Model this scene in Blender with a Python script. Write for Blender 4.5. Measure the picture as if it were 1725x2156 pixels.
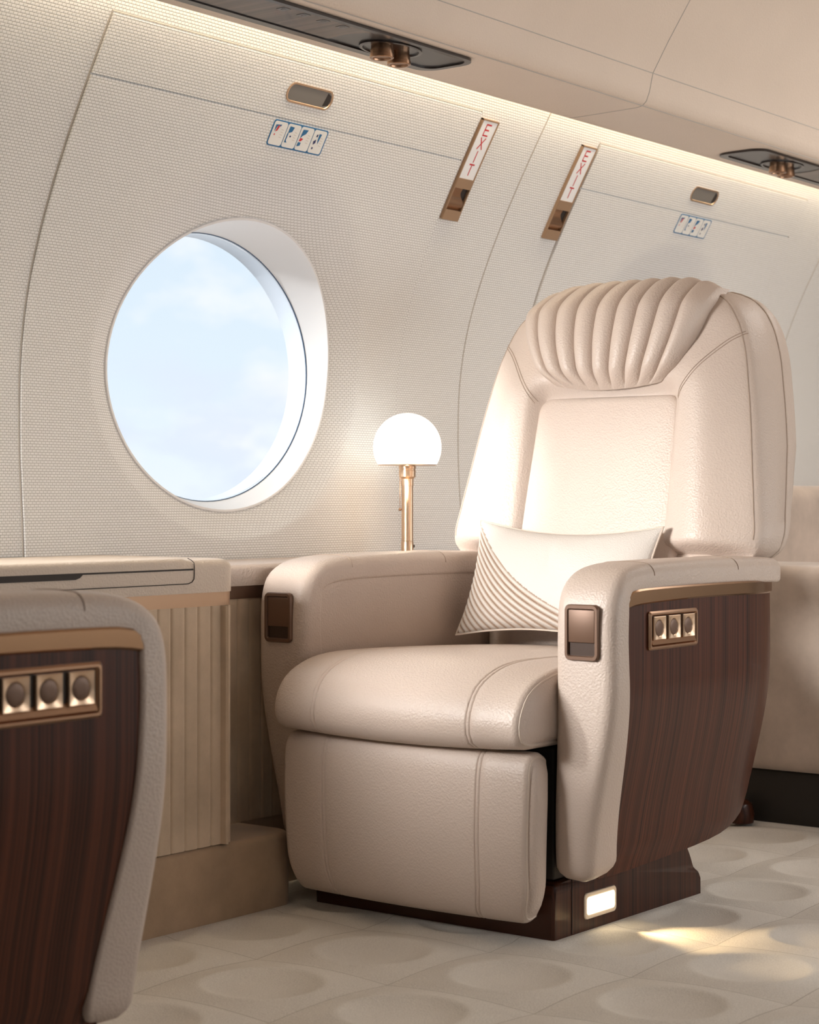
import bpy, math
import numpy as np
from mathutils import Vector, Matrix
PI = math.pi
for o in list(bpy.data.objects): bpy.data.objects.remove(o)
SC = bpy.context.scene
COL = SC.collection

# ------------------------------------------------------------------ camera
cd = bpy.data.cameras.new('camera'); cam = bpy.data.objects.new('camera', cd); COL.objects.link(cam)
cam.location = (0, 0, 0.77)
cam.rotation_euler = (PI/2, 0, math.radians(37.7-90))
cd.sensor_fit = 'HORIZONTAL'; cd.sensor_width = 36; cd.lens = 36*4070/1725
cd.shift_y = -28/1725
cd.dof.use_dof = True; cd.dof.focus_distance = 3.7; cd.dof.aperture_fstop = 9
cd.clip_start = 0.05
SC.camera = cam
SC.view_settings.view_transform = 'Standard'; SC.view_settings.look = 'None'
SC.view_settings.gamma = 1; SC.view_settings.use_curve_mapping = False
SC.view_settings.exposure = 0.28

# ------------------------------------------------------------------ node helpers
class NT:
    def __init__(s, tree): s.t = tree; s.n = tree.nodes; s.l = tree.links
    def add(s, typ, **kw):
        nd = s.n.new(typ)
        for k, v in kw.items():
            if k == 'ins':
                for kk, vv in v.items():
                    if isinstance(vv, bpy.types.NodeSocket): s.l.new(vv, nd.inputs[kk])
                    else: nd.inputs[kk].default_value = vv
            else: setattr(nd, k, v)
        return nd
    def math(s, op, a, b=0.0, c=None):
        i = {0: a, 1: b}
        if c is not None: i[2] = c
        return s.add('ShaderNodeMath', operation=op, ins=i).outputs[0]
    def ramp(s, fac, stops):
        r = s.add('ShaderNodeValToRGB', ins={0: fac})
        e = r.color_ramp.elements
        while len(e) < len(stops): e.new(0.5)
        for el, (p, c) in zip(e, stops): el.position = p; el.color = (*c, 1)
        return r.outputs[0]
    def mix(s, f, a, b):
        m = s.add('ShaderNodeMix', data_type='RGBA'); 
        for idx, v in ((0, f), (6, a), (7, b)):
            if isinstance(v, bpy.types.NodeSocket): s.l.new(v, m.inputs[idx])
            else: m.inputs[idx].default_value = v if idx == 0 else (*v, 1)
        return m.outputs[2]

def newmat(name, color=(.8,.8,.8), rough=.5, metal=0, coat=0, spec=.5, emit=None, estr=0):
    m = bpy.data.materials.new(name); m.use_nodes = True
    nt = NT(m.node_tree); b = m.node_tree.nodes['Principled BSDF']
    b.inputs['Base Color'].default_value = (*color, 1); b.inputs['Roughness'].default_value = rough
    b.inputs['Metallic'].default_value = metal; b.inputs['Coat Weight'].default_value = coat
    b.inputs['Coat Roughness'].default_value = .06
    b.inputs['Specular IOR Level'].default_value = spec
    if emit: b.inputs['Emission Color'].default_value = (*emit, 1); b.inputs['Emission Strength'].default_value = estr
    return m, nt, b

def objco(nt): return nt.add('ShaderNodeTexCoord').outputs['Object']
def bump(nt, b, h, strength, dist):
    bp = nt.add('ShaderNodeBump', ins={'Strength': strength, 'Distance': dist, 'Height': h})
    nt.l.new(bp.outputs[0], b.inputs['Normal'])

def leather(name, col, rough=.42, bs=.42, scale=290):
    m, nt, b = newmat(name, col, rough)
    co = objco(nt)
    v = nt.add('ShaderNodeTexVoronoi', feature='SMOOTH_F1', ins={'Vector': co, 'Scale': scale})
    n = nt.add('ShaderNodeTexNoise', ins={'Vector': co, 'Scale': 60.0, 'Detail': 3.0})
    h = nt.math('ADD', v.outputs[0], nt.math('MULTIPLY', n.outputs[0], .5))
    bump(nt, b, h, bs, .002)
    n2 = nt.add('ShaderNodeTexNoise', ins={'Vector': co, 'Scale': 7.0})
    c = nt.mix(n2.outputs[0], tuple(x*.96 for x in col), tuple(min(1, x*1.04) for x in col))
    nt.l.new(c, b.inputs['Base Color'])
    return m
M = {}
M['leather'] = leather('cream leather', (.565, .462, .395))
M['ceil_leather'] = leather('ceiling leather', (.74, .62, .52), .55, .25, 300)
M['ledge_leather'] = leather('ledge leather', (.60, .50, .41), .5)
M['seam'], _, _ = newmat('seam thread', (.36, .27, .21), .8)
M['wseam'], _, _ = newmat('wall seam', (.50, .46, .42), .8)
M['stitch'], _, _ = newmat('light stitch', (.60, .50, .42), .7)
M['gap'], _, _ = newmat('dark gap', (.03, .022, .018), .7)

def wood(name, dark, light, coat=.12, sx=170):
    m, nt, b = newmat(name, dark, .35, coat=coat, spec=.2)
    co = objco(nt)
    mp = nt.add('ShaderNodeMapping', ins={'Vector': co, 'Scale': (sx, 1.5, .8)})
    n = nt.add('ShaderNodeTexNoise', ins={'Vector': mp.outputs[0], 'Scale': 1.0, 'Detail': 4.0, 'Roughness': .65, 'Distortion': .0})
    mp2 = nt.add('ShaderNodeMapping', ins={'Vector': co, 'Scale': (sx*.22, .5, .3)})
    n2 = nt.add('ShaderNodeTexNoise', ins={'Vector': mp2.outputs[0], 'Scale': 1.0, 'Detail': 2.0})
    f = nt.math('ADD', nt.math('MULTIPLY', n.outputs[0], .75), nt.math('MULTIPLY', n2.outputs[0], .3))
    c = nt.ramp(f, [(.38, dark), (.5, tuple((a+b_)/2 for a, b_ in zip(dark, light))), (.62, light)])
    nt.l.new(c, b.inputs['Base Color'])
    return m
M['wood'] = wood('zebra veneer', (.014, .0035, .0018), (.105, .030, .014), sx=330)
M['base_wood'] = wood('base veneer', (.014, .004, .002), (.070, .02, .009), coat=.25, sx=200)
M['panel_wood'] = wood('overhead veneer', (.075, .05, .038), (.16, .115, .09), .3, 60)

def metal(name, col, rough=.3):
    m, nt, b = newmat(name, col, rough, 1)
    return m
M['gold'] = metal('brushed gold', (.36, .22, .13), .2)
M['brass'] = metal('brass', (.70, .51, .36), .3)
M['bronze'] = metal('bronze', (.36, .22, .14), .3)
M['bronze_flat'], _, _ = newmat('bronze paint', (.145, .08, .05), .4, .35)
M['gold_flat'], _, _ = newmat('satin copper paint', (.44, .29, .185), .4, .5)
M['bronze_shade'], _, _ = newmat('shaded bronze paint', (.05, .028, .019), .35, .3)
M['dark'], _, _ = newmat('black gloss', (.022, .014, .011), .3, coat=.2)
M['darkmatte'], _, _ = newmat('dark chassis', (.02, .015, .012), .6)
M['smoke'], _, _ = newmat('smoke grey plate', (.045, .04, .038), .3)
M['white'], _, _ = newmat('white window trim', (.86, .86, .87), .35)
M['bluewhite'], _, _ = newmat('outer frame', (.78, .84, .92), .3)
M['gasket'], _, _ = newmat('gasket', (.06, .12, .22), .4)
M['handle'], _, _ = newmat('grey recess', (.20, .185, .17), .4)
M['signwhite'], _, _ = newmat('sign white', (.85, .85, .86), .3, emit=(1, 1, 1), estr=.05)
M['red'], _, _ = newmat('sign red', (.62, .02, .03), .4)
M['blue'], _, _ = newmat('placard blue', (.02, .16, .36), .4)
M['card'], _, _ = newmat('placard white', (.85, .85, .83), .4)
M['ink'], _, _ = newmat('placard ink', (.03, .04, .14), .4)
M['lampshade'], _, _ = newmat('opal glass', (.9, .9, .88), .15, emit=(1.0, .97, .90), estr=1.15)
M['stripe_lamp'], _, _ = newmat('lamp diffuser', (1, .9, .7), .3, emit=(1.0, .80, .50), estr=6)
M['lamp_frame'], _, _ = newmat('lamp surround', (.75, .62, .48), .3)

def suede(name, col):
    m, nt, b = newmat(name, col, .85, spec=.2)
    co = objco(nt)
    n = nt.add('ShaderNodeTexNoise', ins={'Vector': co, 'Scale': 9.0, 'Detail': 6.0, 'Roughness': .65})
    nt.l.new(nt.ramp(n.outputs[0], [(.3, tuple(x*.82 for x in col)), (.7, tuple(x*1.1 for x in col))]), b.inputs['Base Color'])
    n2 = nt.add('ShaderNodeTexNoise', ins={'Vector': co, 'Scale': 500.0})
    bump(nt, b, n2.outputs[0], .2, .001)
    b.inputs['Sheen Weight'].default_value = .3
    return m
M['suede'] = suede('beige suede', (.60, .465, .335))
M['plinth_suede'] = suede('tan suede', (.43, .30, .195))
M['sofa_suede'] = suede('sofa suede', (.52, .42, .35))

def weave():
    m, nt, b = newmat('woven wall cloth', (.7, .68, .65), .8, spec=.2)
    co = objco(nt)
    sp = nt.add('ShaderNodeSeparateXYZ', ins={0: co})
    cb = nt.add('ShaderNodeCombineXYZ', ins={0: sp.outputs[0], 1: sp.outputs[2]})
    br = nt.add('ShaderNodeTexBrick', offset=.5, ins={'Vector': cb.outputs[0], 'Scale': 1.0, 'Mortar Size': .0011, 'Mortar Smooth': .9,
        'Bias': 0.0, 'Brick Width': .0095, 'Row Height': .0052, 'Color1': (.89,.89,.888,1), 'Color2': (.86,.86,.855,1), 'Mortar': (.55,.54,.53,1)})
    nt.l.new(br.outputs[0], b.inputs['Base Color'])
    inv = nt.math('SUBTRACT', 1.0, br.outputs[1])
    bump(nt, b, inv, .5, .0012)
    return m
M['weave'] = weave()

def carpet():
    m, nt, b = newmat('carpet tile', (.6, .56, .5), .9, spec=.15)
    co = objco(nt)
    n = nt.add('ShaderNodeTexNoise', ins={'Vector': co, 'Scale': 350.0, 'Detail': 2.0})
    n3 = nt.add('ShaderNodeTexNoise', ins={'Vector': co, 'Scale': 6.0, 'Detail': 3.0})
    f = nt.math('ADD', nt.math('MULTIPLY', n.outputs[0], .6), nt.math('MULTIPLY', n3.outputs[0], .4))
    base = nt.ramp(f, [(.3, (.60, .56, .51)), (.7, (.76, .72, .66))])
    sp = nt.add('ShaderNodeSeparateXYZ', ins={0: co})
    def line(s, off):
        fr = nt.math('FRACT', nt.math('DIVIDE', nt.math('SUBTRACT', s, off-.2835*40), .2835))
        d = nt.math('MINIMUM', fr, nt.math('SUBTRACT', 1.0, fr))
        return nt.math('LESS_THAN', d, .0032)
    l = nt.math('MAXIMUM', line(sp.outputs[0], 2.15), line(sp.outputs[1], 1.642))
    c = nt.mix(nt.math('MULTIPLY', l, .55), base, (.26, .22, .18))
    nt.l.new(c, b.inputs['Base Color'])
    bump(nt, b, n.outputs[0], .35, .002)
    return m
M['carpet'] = carpet()

def pillowmat():
    m, nt, b = newmat('pillow leather', (.72, .66, .60), .6)
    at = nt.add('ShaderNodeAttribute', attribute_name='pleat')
    co = objco(nt)
    v = nt.add('ShaderNodeTexVoronoi', ins={'Vector': co, 'Scale': 380.0})
    n2 = nt.add('ShaderNodeTexNoise', ins={'Vector': co, 'Scale': 35.0, 'Detail': 3.0})
    bump(nt, b, nt.math('ADD', v.outputs[0], nt.math('MULTIPLY', n2.outputs[0], 1.5)), .35, .0015)
    nt.l.new(nt.ramp(at.outputs['Fac'], [(0, (.56, .51, .465)), (.4, (.50, .42, .36)), (1, (.27, .17, .11))]), b.inputs['Base Color'])  # pleat valleys browned: tan stripes plus shade painted into the colour
    return m
M['pillow'] = pillowmat()

def glassmat():
    m = bpy.data.materials.new('cabin pane'); m.use_nodes = True; nt = NT(m.node_tree); nt.n.clear()
    tr = nt.add('ShaderNodeBsdfTransparent', ins={0: (.97, .985, 1, 1)})
    gl = nt.add('ShaderNodeBsdfGlossy', ins={'Roughness': .03})
    fr = nt.add('ShaderNodeFresnel', ins={'IOR': 1.08})
    mx = nt.add('ShaderNodeMixShader', ins={0: fr.outputs[0], 1: tr.outputs[0], 2: gl.outputs[0]})
    out = nt.add('ShaderNodeOutputMaterial'); nt.l.new(mx.outputs[0], out.inputs[0])
    return m
M['glass'] = glassmat()

# ------------------------------------------------------------------ world (sky with soft clouds)
w = bpy.data.worlds.new('sky'); SC.world = w; w.use_nodes = True
nt = NT(w.node_tree); nt.n.clear()
dirv = nt.add('ShaderNodeTexCoord').outputs['Generated']
sp = nt.add('ShaderNodeSeparateXYZ', ins={0: dirv})
grad = nt.ramp(nt.math('ADD', nt.math('MULTIPLY', sp.outputs[2], 3.2), .42),
               [(0, (.93, .96, .985)), (.42, (.90, .955, .975)), (.62, (.80, .90, .965)), (.95, (.74, .85, .955))])
mp = nt.add('ShaderNodeMapping', ins={'Vector': dirv, 'Scale': (14, 14, 26), 'Location': (3.1, 0.7, 1.6)})
cn = nt.add('ShaderNodeTexNoise', ins={'Vector': mp.outputs[0], 'Scale': 1.0, 'Detail': 5.0, 'Roughness': .5})
cf = nt.ramp(cn.outputs[0], [(.50, (0,0,0)), (.68, (1,1,1))])
skyc = nt.mix(cf, grad, (1.0, 1.0, 1.0))
mp2 = nt.add('ShaderNodeMapping', ins={'Vector': dirv, 'Scale': (17, 17, 34), 'Location': (8.1, 5.7, 2.2)})
cn2 = nt.add('ShaderNodeTexNoise', ins={'Vector': mp2.outputs[0], 'Scale': 1.0, 'Detail': 4.0})
low = nt.math('SUBTRACT', 1.0, nt.math('MULTIPLY', nt.math('ABSOLUTE', nt.math('SUBTRACT', sp.outputs[2], .025)), 18.0))
sh = nt.math('MULTIPLY', nt.math('MAXIMUM', nt.math('MULTIPLY', nt.math('SUBTRACT', cn2.outputs[0], .47), 9.0), 0.0), nt.math('MAXIMUM', low, 0.0))
skyc = nt.mix(nt.math('MINIMUM', sh, .8), skyc, (.80, .86, .97))
bg = nt.add('ShaderNodeBackground', ins={0: skyc, 1: .86})
out = nt.add('ShaderNodeOutputWorld'); nt.l.new(bg.outputs[0], out.inputs[0])

# ------------------------------------------------------------------ lights
def area(name, loc, target, sx, sy, power, col, spread=180, shape='RECTANGLE'):
    l = bpy.data.lights.new(name, 'AREA'); l.shape = shape; l.size = sx; l.size_y = sy; l.energy = power; l.color = col
    l.spread = math.radians(spread)
    o = bpy.data.objects.new(name, l); COL.objects.link(o); o.location = loc
    o.rotation_euler = (Vector(target)-Vector(loc)).to_track_quat('-Z', 'Y').to_euler()
    return o
# daylight entering at the next window forward on this side
area('window_daylight', (1.36, 2.70, 1.06), (3.4, 2.10, .66), .55, .5, 5.2, (1.0, .985, .96), 52, 'ELLIPSE')
# unseen fill panel added across the aisle to brighten wall and seats
area('aisle_fill', (4.0, -.30, .95), (3.8, 2.4, 1.35), 4.0, .6, 27, (1.0, .985, .96), 170)
# ceiling wash lights over the aisle
area('ceiling_light', (4.7, .95, 2.03), (4.4, 1.1, 0), 3.6, .5, 17, (1.0, .96, .92), 180)
# sun slanting in through the side windows
sl = bpy.data.lights.new('sun', 'SUN'); sl.energy = 3.4; sl.angle = math.radians(7); sl.color = (1.0, .97, .92)
so_ = bpy.data.objects.new('sun', sl); COL.objects.link(so_); so_.rotation_euler = Vector((.42, -.40, -.215)).to_track_quat('-Z', 'Y').to_euler()
# warm cove strip above the side wall
area('cove_light', (2.9, 2.487, 1.715), (2.9, 2.56, 1.40), 8.6, .02, 9, (1.0, .84, .60), 175)

# ------------------------------------------------------------------ mesh helpers
def mesh(name, V, F, mat, parent=None, smooth=35, mats=None, fm=None):
    me = bpy.data.meshes.new(name); me.from_pydata([tuple(map(float, v)) for v in V], [], F); me.update()
    import bmesh
    bm = bmesh.new(); bm.from_mesh(me); bmesh.ops.recalc_face_normals(bm, faces=bm.faces); bm.to_mesh(me); bm.free()
    if smooth:
        me.shade_smooth(); me.set_sharp_from_angle(angle=math.radians(smooth))
    for m_ in (mats or [mat]): me.materials.append(m_)
    if fm:
        for p, i in zip(me.polygons, fm): p.material_index = i
    o = bpy.data.objects.new(name, me); COL.objects.link(o)
    if parent: o.parent = parent
    return o
class MB:
    def __init__(s): s.v = []; s.f = []
    def add(s, V, F):
        k = len(s.v); s.v += [tuple(v) for v in V]; s.f += [tuple(i+k for i in f) for f in F]; return s
    def build(s, name, mat, parent=None, smooth=35, fn=None):
        V = [fn(*v) for v in s.v] if fn else s.v
        return mesh(name, V, s.f, mat, parent, smooth)
def loft(rings, closed=True, cap=True, loop=False):
    n = len(rings[0]); V = [p for r in rings for p in r]; F = []
    m = len(rings)
    for i in range(m if loop else m-1):
        i2 = (i+1) % m
        for j in range(n if closed else n-1):
            j2 = (j+1) % n
            F.append((i*n+j, i*n+j2, i2*n+j2, i2*n+j))
    if cap and not loop and closed:
        for r in (0, m-1):
            c = np.mean(np.array(rings[r], float), axis=0); V.append(tuple(c)); k = len(V)-1
            for j in range(n): F.append((r*n+j, r*n+(j+1) % n, k))
    return V, F
def box(x0, x1, y0, y1, z0, z1, r=0.0, seg=3):
    """box with rounded edges (r)"""
    if r <= 0:
        V = [(x, y, z) for x in (x0, x1) for y in (y0, y1) for z in (z0, z1)]
        return V, [(0,1,3,2),(4,6,7,5),(0,4,5,1),(2,3,7,6),(0,2,6,4),(1,5,7,3)]
    rings = []
    r = min(r, (x1-x0)/2.01, (y1-y0)/2.01, (z1-z0)/2.01)
    for side in (0, 1):
        for k in range(seg+1):
            a = PI/2*k/seg if side == 0 else PI/2*(1-k/seg)
            d = r*(1-math.sin(a)) ; zz = (z0 + r - r*math.cos(a)) if side == 0 else (z1 - r + r*math.cos(a))
            rings.append([(x, y, zz) for x, y in rrect(x0+d, x1-d, y0+d, y1-d, max(r-d, .0004), seg)])
    return loft(rings)
def rrect(x0, x1, y0, y1, r, seg=6):
    P = []
    for cx, cy, a0 in ((x1-r, y1-r, 0), (x0+r, y1-r, PI/2), (x0+r, y0+r, PI), (x1-r, y0+r, 3*PI/2)):
        for k in range(seg+1):
            a = a0 + PI/2*k/seg; P.append((cx+r*math.cos(a), cy+r*math.sin(a)))
    return P
def prism(P, z0, z1, b=0.0):
    """2D outline P extruded in z, edges at z1 bevelled"""
    c = np.mean(np.array(P), axis=0)
    def ins(d):
        out = []
        for x, y in P:
            v = np.array([x, y])-c; L = np.linalg.norm(v); v = v*(1-d/L) if L > d else v*0
            out.append(tuple(c+v))
        return out
    R = [[(x, y, z0) for x, y in P]]
    if b: R += [[(x, y, z1-b*(1 if z1 > z0 else -1)) for x, y in P], [(x, y, z1) for x, y in ins(b)]]
    else: R.append([(x, y, z1) for x, y in P])
    return loft(R)
def smoothpts(P, n):
    """Catmull-Rom through P, resampled to n points by length"""
    P = [np.array(p, float) for p in P]; Q = []
    E = [2*P[0]-P[1]] + P + [2*P[-1]-P[-2]]
    for i in range(1, len(E)-2):
        for k in range(12):
            t = k/12; a, b, c, d = E[i-1:i+3]
            Q.append(.5*((2*b)+(-a+c)*t+(2*a-5*b+4*c-d)*t*t+(-a+3*b-3*c+d)*t**3))
    Q.append(P[-1]); Q = np.array(Q)
    L = np.concatenate([[0], np.cumsum(np.linalg.norm(np.diff(Q, axis=0), axis=1))])
    T = np.linspace(0, L[-1], n)
    return np.stack([np.interp(T, L, Q[:, k]) for k in range(Q.shape[1])], 1)
def tube(P, r, n=6, closed=False):
    P = [np.array(p, float) for p in P]; R = []; m = len(P); up = None
    for i in range(m):
        if closed: d = P[(i+1) % m]-P[i-1]
        else: d = P[min(i+1, m-1)]-P[max(i-1, 0)]
        d = d/(np.linalg.norm(d)+1e-12)
        if up is None:
            up = np.cross(d, (0, 0, 1.0)) 
            if np.linalg.norm(up) < .1: up = np.cross(d, (1.0, 0, 0))
        up = up - d*np.dot(up, d); up /= (np.linalg.norm(up)+1e-12); s = np.cross(d, up)
        R.append([tuple(P[i]+r*(up*math.cos(2*PI*k/n)+s*math.sin(2*PI*k/n))) for k in range(n)])
    return loft(R, loop=closed)
def lathe(prof, c=(0,0,0), n=32, axis='z'):
    R = []
    for r, h in prof:
        ring = []
        for k in range(n):
            a = 2*PI*k/n; x, y, z = r*math.cos(a), r*math.sin(a), h
            if axis == 'y': x, y, z = x, z, y
            ring.append((c[0]+x, c[1]+y, c[2]+z))
        R.append(ring)
    return loft(R)
def interp(x, pts):
    xs, ys = zip(*pts); return float(np.interp(x, xs, ys))
def hermite(pts):
    xs = np.array([p[0] for p in pts], float); ys = np.array([p[1] for p in pts], float)
    m = np.gradient(ys, xs)
    def f(x):
        x = min(max(x, xs[0]), xs[-1]); i = min(int(np.searchsorted(xs, x, side='right'))-1, len(xs)-2)
        h = xs[i+1]-xs[i]; t = (x-xs[i])/h
        return float((2*t**3-3*t*t+1)*ys[i]+(t**3-2*t*t+t)*h*m[i]+(-2*t**3+3*t*t)*ys[i+1]+(t**3-t*t)*h*m[i+1])
    return f
def sstep(x, a, b):
    t = min(max((x-a)/(b-a), 0), 1); return t*t*(3-2*t)

def thing(name, label, cat, loc=(0,0,0), rz=0, group=None):
    o = bpy.data.objects.new(name, None); COL.objects.link(o); o.location = loc; o.rotation_euler = (0, 0, rz)
    o.empty_display_size = .05
    tag(o, label, cat, group); return o
def tag(o, label, cat, group=None):
    o['label'] = label; o['category'] = cat
    if group: o['group'] = group
    return o
def struct(o): o['kind'] = 'structure'; return o
def copy_tree(o, parent=None):
    c = o.copy(); COL.objects.link(c); c.parent = parent
    for ch in list(o.children): copy_tree(ch, c)
    return c

# ================================================================== SETTING
WALL = hermite([(0, 2.80), (.35, 2.80), (.66, 2.80), (.90, 2.812), (1.05, 2.807), (1.17, 2.786), (1.30, 2.742),
                (1.394, 2.70), (1.542, 2.622), (1.649, 2.56), (1.75, 2.498), (1.90, 2.38)])
def dW(z): return (WALL(z+.002)-WALL(z-.002))/.004
def onwall(x, z, off=0.0):
    """point on the side wall, off = distance into the cabin"""
    d = dW(z); n = math.hypot(1, d)
    return (x, WALL(z)-off/n, z+off*d/n)
WX0, WX1 = -1.6, 7.6
P1 = 2.435; PW = 1.143; PER = 1.649            # exit panel start, width, pitch
WCX, WCZ, WRX, WRZ = 3.018, 1.046, .343, .302  # window opening centre, half sizes
ZT = 1.649; ZS = 1.548

# side wall behind the panels, with square holes behind the windows
xs = [WX0]; zs = sorted(set([0, .3, .60, .665] + [round(.665+.0383*k, 4) for k in range(1, 21)] + [1.47, 1.5, 1.53, 1.56, 1.59, 1.62, 1.65, 1.68, 1.71, 1.76, 1.82, 1.9]))
holes = [(WCX+PER*k-.425, WCX+PER*k+.425) for k in (-1, 0, 1)]
for a, b in holes: xs += [a, b]
xs.append(WX1); xs = sorted(xs)
V = []; F = []
for x in xs:
    for z in zs: V.append((x, WALL(z), z))
nz = len(zs)
for i in range(len(xs)-1):
    for j in range(nz-1):
        mid = (xs[i]+xs[i+1])/2
        if any(a < mid < b for a, b in holes) and .664 < zs[j] and zs[j+1] < 1.432: continue
        F.append((i*nz+j, (i+1)*nz+j, (i+1)*nz+j+1, i*nz+j+1))
wl = struct(mesh('wall_left', V, F, M['weave']))
for x in (3.833, 3.833-PER, 3.833+PER):
    V, F = tube([onwall(x, z, .0002) for z in np.linspace(.64, 1.74, 60)], .0018)
    mesh('seam', V, F, M['wseam'], wl)

def ring_panel(cx, x0, x1, z0, z1):
    """lower exit panel: rectangle with the oval window opening and the scooped surround"""
    N = 160; V = []; F = []
    fr = [0, .04, .1, .17, .24, .30, .34, .37, .40, .45, .52, .62, .74, .86, 1.0]
    def edge(a):
        dx, dz = math.cos(a)*WRX, math.sin(a)*WRZ
        tx = ((x1-cx) if dx > 0 else (cx-x0))/max(abs(dx), 1e-9); tz = ((z1-WCZ) if dz > 0 else (WCZ-z0))/max(abs(dz), 1e-9)
        return min(tx, tz)
    ang = sorted([2*PI*k/N for k in range(N)] + [math.atan2((zz-WCZ)/WRZ, (xx-cx)/WRX) % (2*PI) for xx in (x0, x1) for zz in (z0, z1)])
    n = len(ang)
    for f in fr:
        for a in ang:
            T = edge(a); rho = 1+(T-1)*f
            so = 1.20 + .25*max(0, math.sin(a))**2      # scoop reaches further above the window
            so = min(so, T-.01)
            if f <= .40: rho = 1+(so-1)*f/.40
            else: rho = so+(T-so)*(f-.40)/.60
            x = cx+math.cos(a)*WRX*rho; z = WCZ+math.sin(a)*WRZ*rho
            t = max(0, min(1, (so-rho)/(so-1)))
            dep = .034*t**(1+.8*max(0, math.sin(a))) 
            V.append(onwall(x, z, .006-dep))
    m = len(fr)
    for i in range(m-1):
        for j in range(n):
            j2 = (j+1) % n; F.append((i*n+j, i*n+j2, (i+1)*n+j2, (i+1)*n+j))
    b = len(V)
    for j in range(n):
        x, y, z = V[(m-1)*n+j]; V.append(onwall(x, z, -.003))
    for j in range(n):
        j2 = (j+1) % n; F.append(((m-1)*n+j, (m-1)*n+j2, b+j2, b+j))
    return V, F
def strip_panel(x0, x1, z0, z1, off=.006):
    V = []; F = []; Z = np.linspace(z0, z1, 8)
    prof = [(z0, -.003)] + [(z, off) for z in Z] + [(z1, -.003)]
    for x in (x0, x1):
        for z, o in prof: V.append(onwall(x, z, o))
    n = len(prof)
    F = [(i, i+1, n+i+1, n+i) for i in range(n-1)]
    F += [tuple(range(n)), tuple(range(n, 2*n))]
    return V, F
def ell(cx, cz, rx, rz, y, n=96): return [(cx+rx*math.cos(2*PI*k/n), y, cz+rz*math.sin(2*PI*k/n)) for k in range(n)]
def ellw(cx, rx, rz, off, n=96): return [onwall(cx+rx*math.cos(2*PI*k/n), WCZ+rz*math.sin(2*PI*k/n), off) for k in range(n)]
for idx, k in ((1, 0), (2, 1), (3, -1)):
    x0 = P1+PER*k; cx = WCX+PER*k
    root = bpy.data.objects.new('window_%d' % idx, None); COL.objects.link(root); root.location = (cx, 2.8, 1.0); struct(root)
    root.location = (0, 0, 0)
    V, F = ring_panel(cx, x0, x0+PW, .62, ZS-.0015); mesh('lower_panel', V, F, M['weave'], root, 30)
    V, F = strip_panel(x0, x0+PW, ZS+.0015, ZT); mesh('upper_panel', V, F, M['weave'], root, 30)
    # dark reveal line along the top edge and the sides
    V, F = tube([onwall(x0-.002, z, .0005) for z in np.linspace(.64, ZT+.003, 60)] + [onwall(x0+PW+.002, ZT+.003, .0005)] +
                [onwall(x0+PW+.002, z, .0005) for z in np.linspace(ZT, .64, 60)], .0016)
    mesh('reveal', V, F, M['wseam'], root)
    # white tunnel trim: lip, then cone down to the gasket
    o0 = .006-.030
    def R(sx, y, cz=WCZ): return ell(cx, cz, WRX*sx, WRZ*sx, y)
    o0 = .006-.034
    rings = [ellw(cx, WRX*1.004, WRZ*1.005, o0-.002), ellw(cx, WRX*1.000, WRZ*1.0, o0+.004), ellw(cx, WRX*.988, WRZ*.986, o0+.004)]
    yb = 2.888
    last = rings[-1]
    for f in (.12, .3, .5, .7, .88, 1.0):
        tgt = ell(cx+.003, WCZ+.006, WRX*.966, WRZ*.955, yb)
        bulge = 1
        rings.append([tuple(np.array(a)*(1-f)+np.array(b)*f) for a, b in zip(last, tgt)])
    V, F = loft(rings, cap=False); mesh('window_trim', V, F, M['white'], root, 40)
    V, F = tube(ell(cx+.003, WCZ+.006, WRX*.966, WRZ*.955, yb+.001), .0018, 8, True); mesh('gasket', V, F, M['gasket'], root)
    V, F = loft([ell(cx+.003, WCZ+.006, WRX*.966, WRZ*.955, yb+.001), ell(cx+.003, WCZ+.006, WRX*.950, WRZ*.942, yb+.050),
                 ], cap=False); mesh('outer_frame', V, F, M['bluewhite'], root)
    V, F = loft([ell(cx+.003, WCZ+.006, WRX*.957, WRZ*.947, yb+.004), ell(cx+.003, WCZ+.006, WRX*.957, WRZ*.947, yb+.007)]); mesh('pane', V, F, M['glass'], root)
    pl = bpy.data.lights.new('window_portal', 'AREA'); pl.shape = 'ELLIPSE'; pl.size = .64; pl.size_y = .56; pl.cycles.is_portal = True
    po = bpy.data.objects.new('window_portal', pl); COL.objects.link(po); po.location = (cx, 2.955, 1.05); po.rotation_euler = (-PI/2, 0, 0)

# ceiling: valance edge, flat service strip, rolled side, crown
prof = [(2.492, 1.76), (2.468, 1.70), (2.448, 1.668), (2.440, 1.655), (2.430, 1.6465), (2.40, 1.6462), (2.250, 1.6485), (2.236, 1.651), (2.226, 1.660), (2.218, 1.68), (2.209, 1.72),
        (2.17, 1.785), (2.115, 1.868), (2.03, 1.98), (1.93, 2.045), (1.75, 2.09), (1.22, 2.12)]
full = prof + [(2.44-y, z) for y, z in prof[-2::-1]]
V = []; F = []
X = [WX0, 3.747-.0008, 3.747+.0008, WX1]
for x in (WX0, WX1): V += [(x, y, z) for y, z in full]
n = len(full); F = [(i, i+1, n+i+1, n+i) for i in range(n-1)]
ce = struct(mesh('ceiling', V, F, M['ceil_leather'], None, 50))
for y, z in ((2.236, 1.6505), (2.209, 1.72)):
    V, F = tube([(WX0, y, z), (WX1, y, z)], .0011); mesh('seam', V, F, M['wseam'], ce)
for x in (3.747, 3.747-PER, 3.747+PER):
    V, F = tube([(x, y, z) for y, z in prof[4:14]], .0011); mesh('seam', V, F, M['wseam'], ce)
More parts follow.
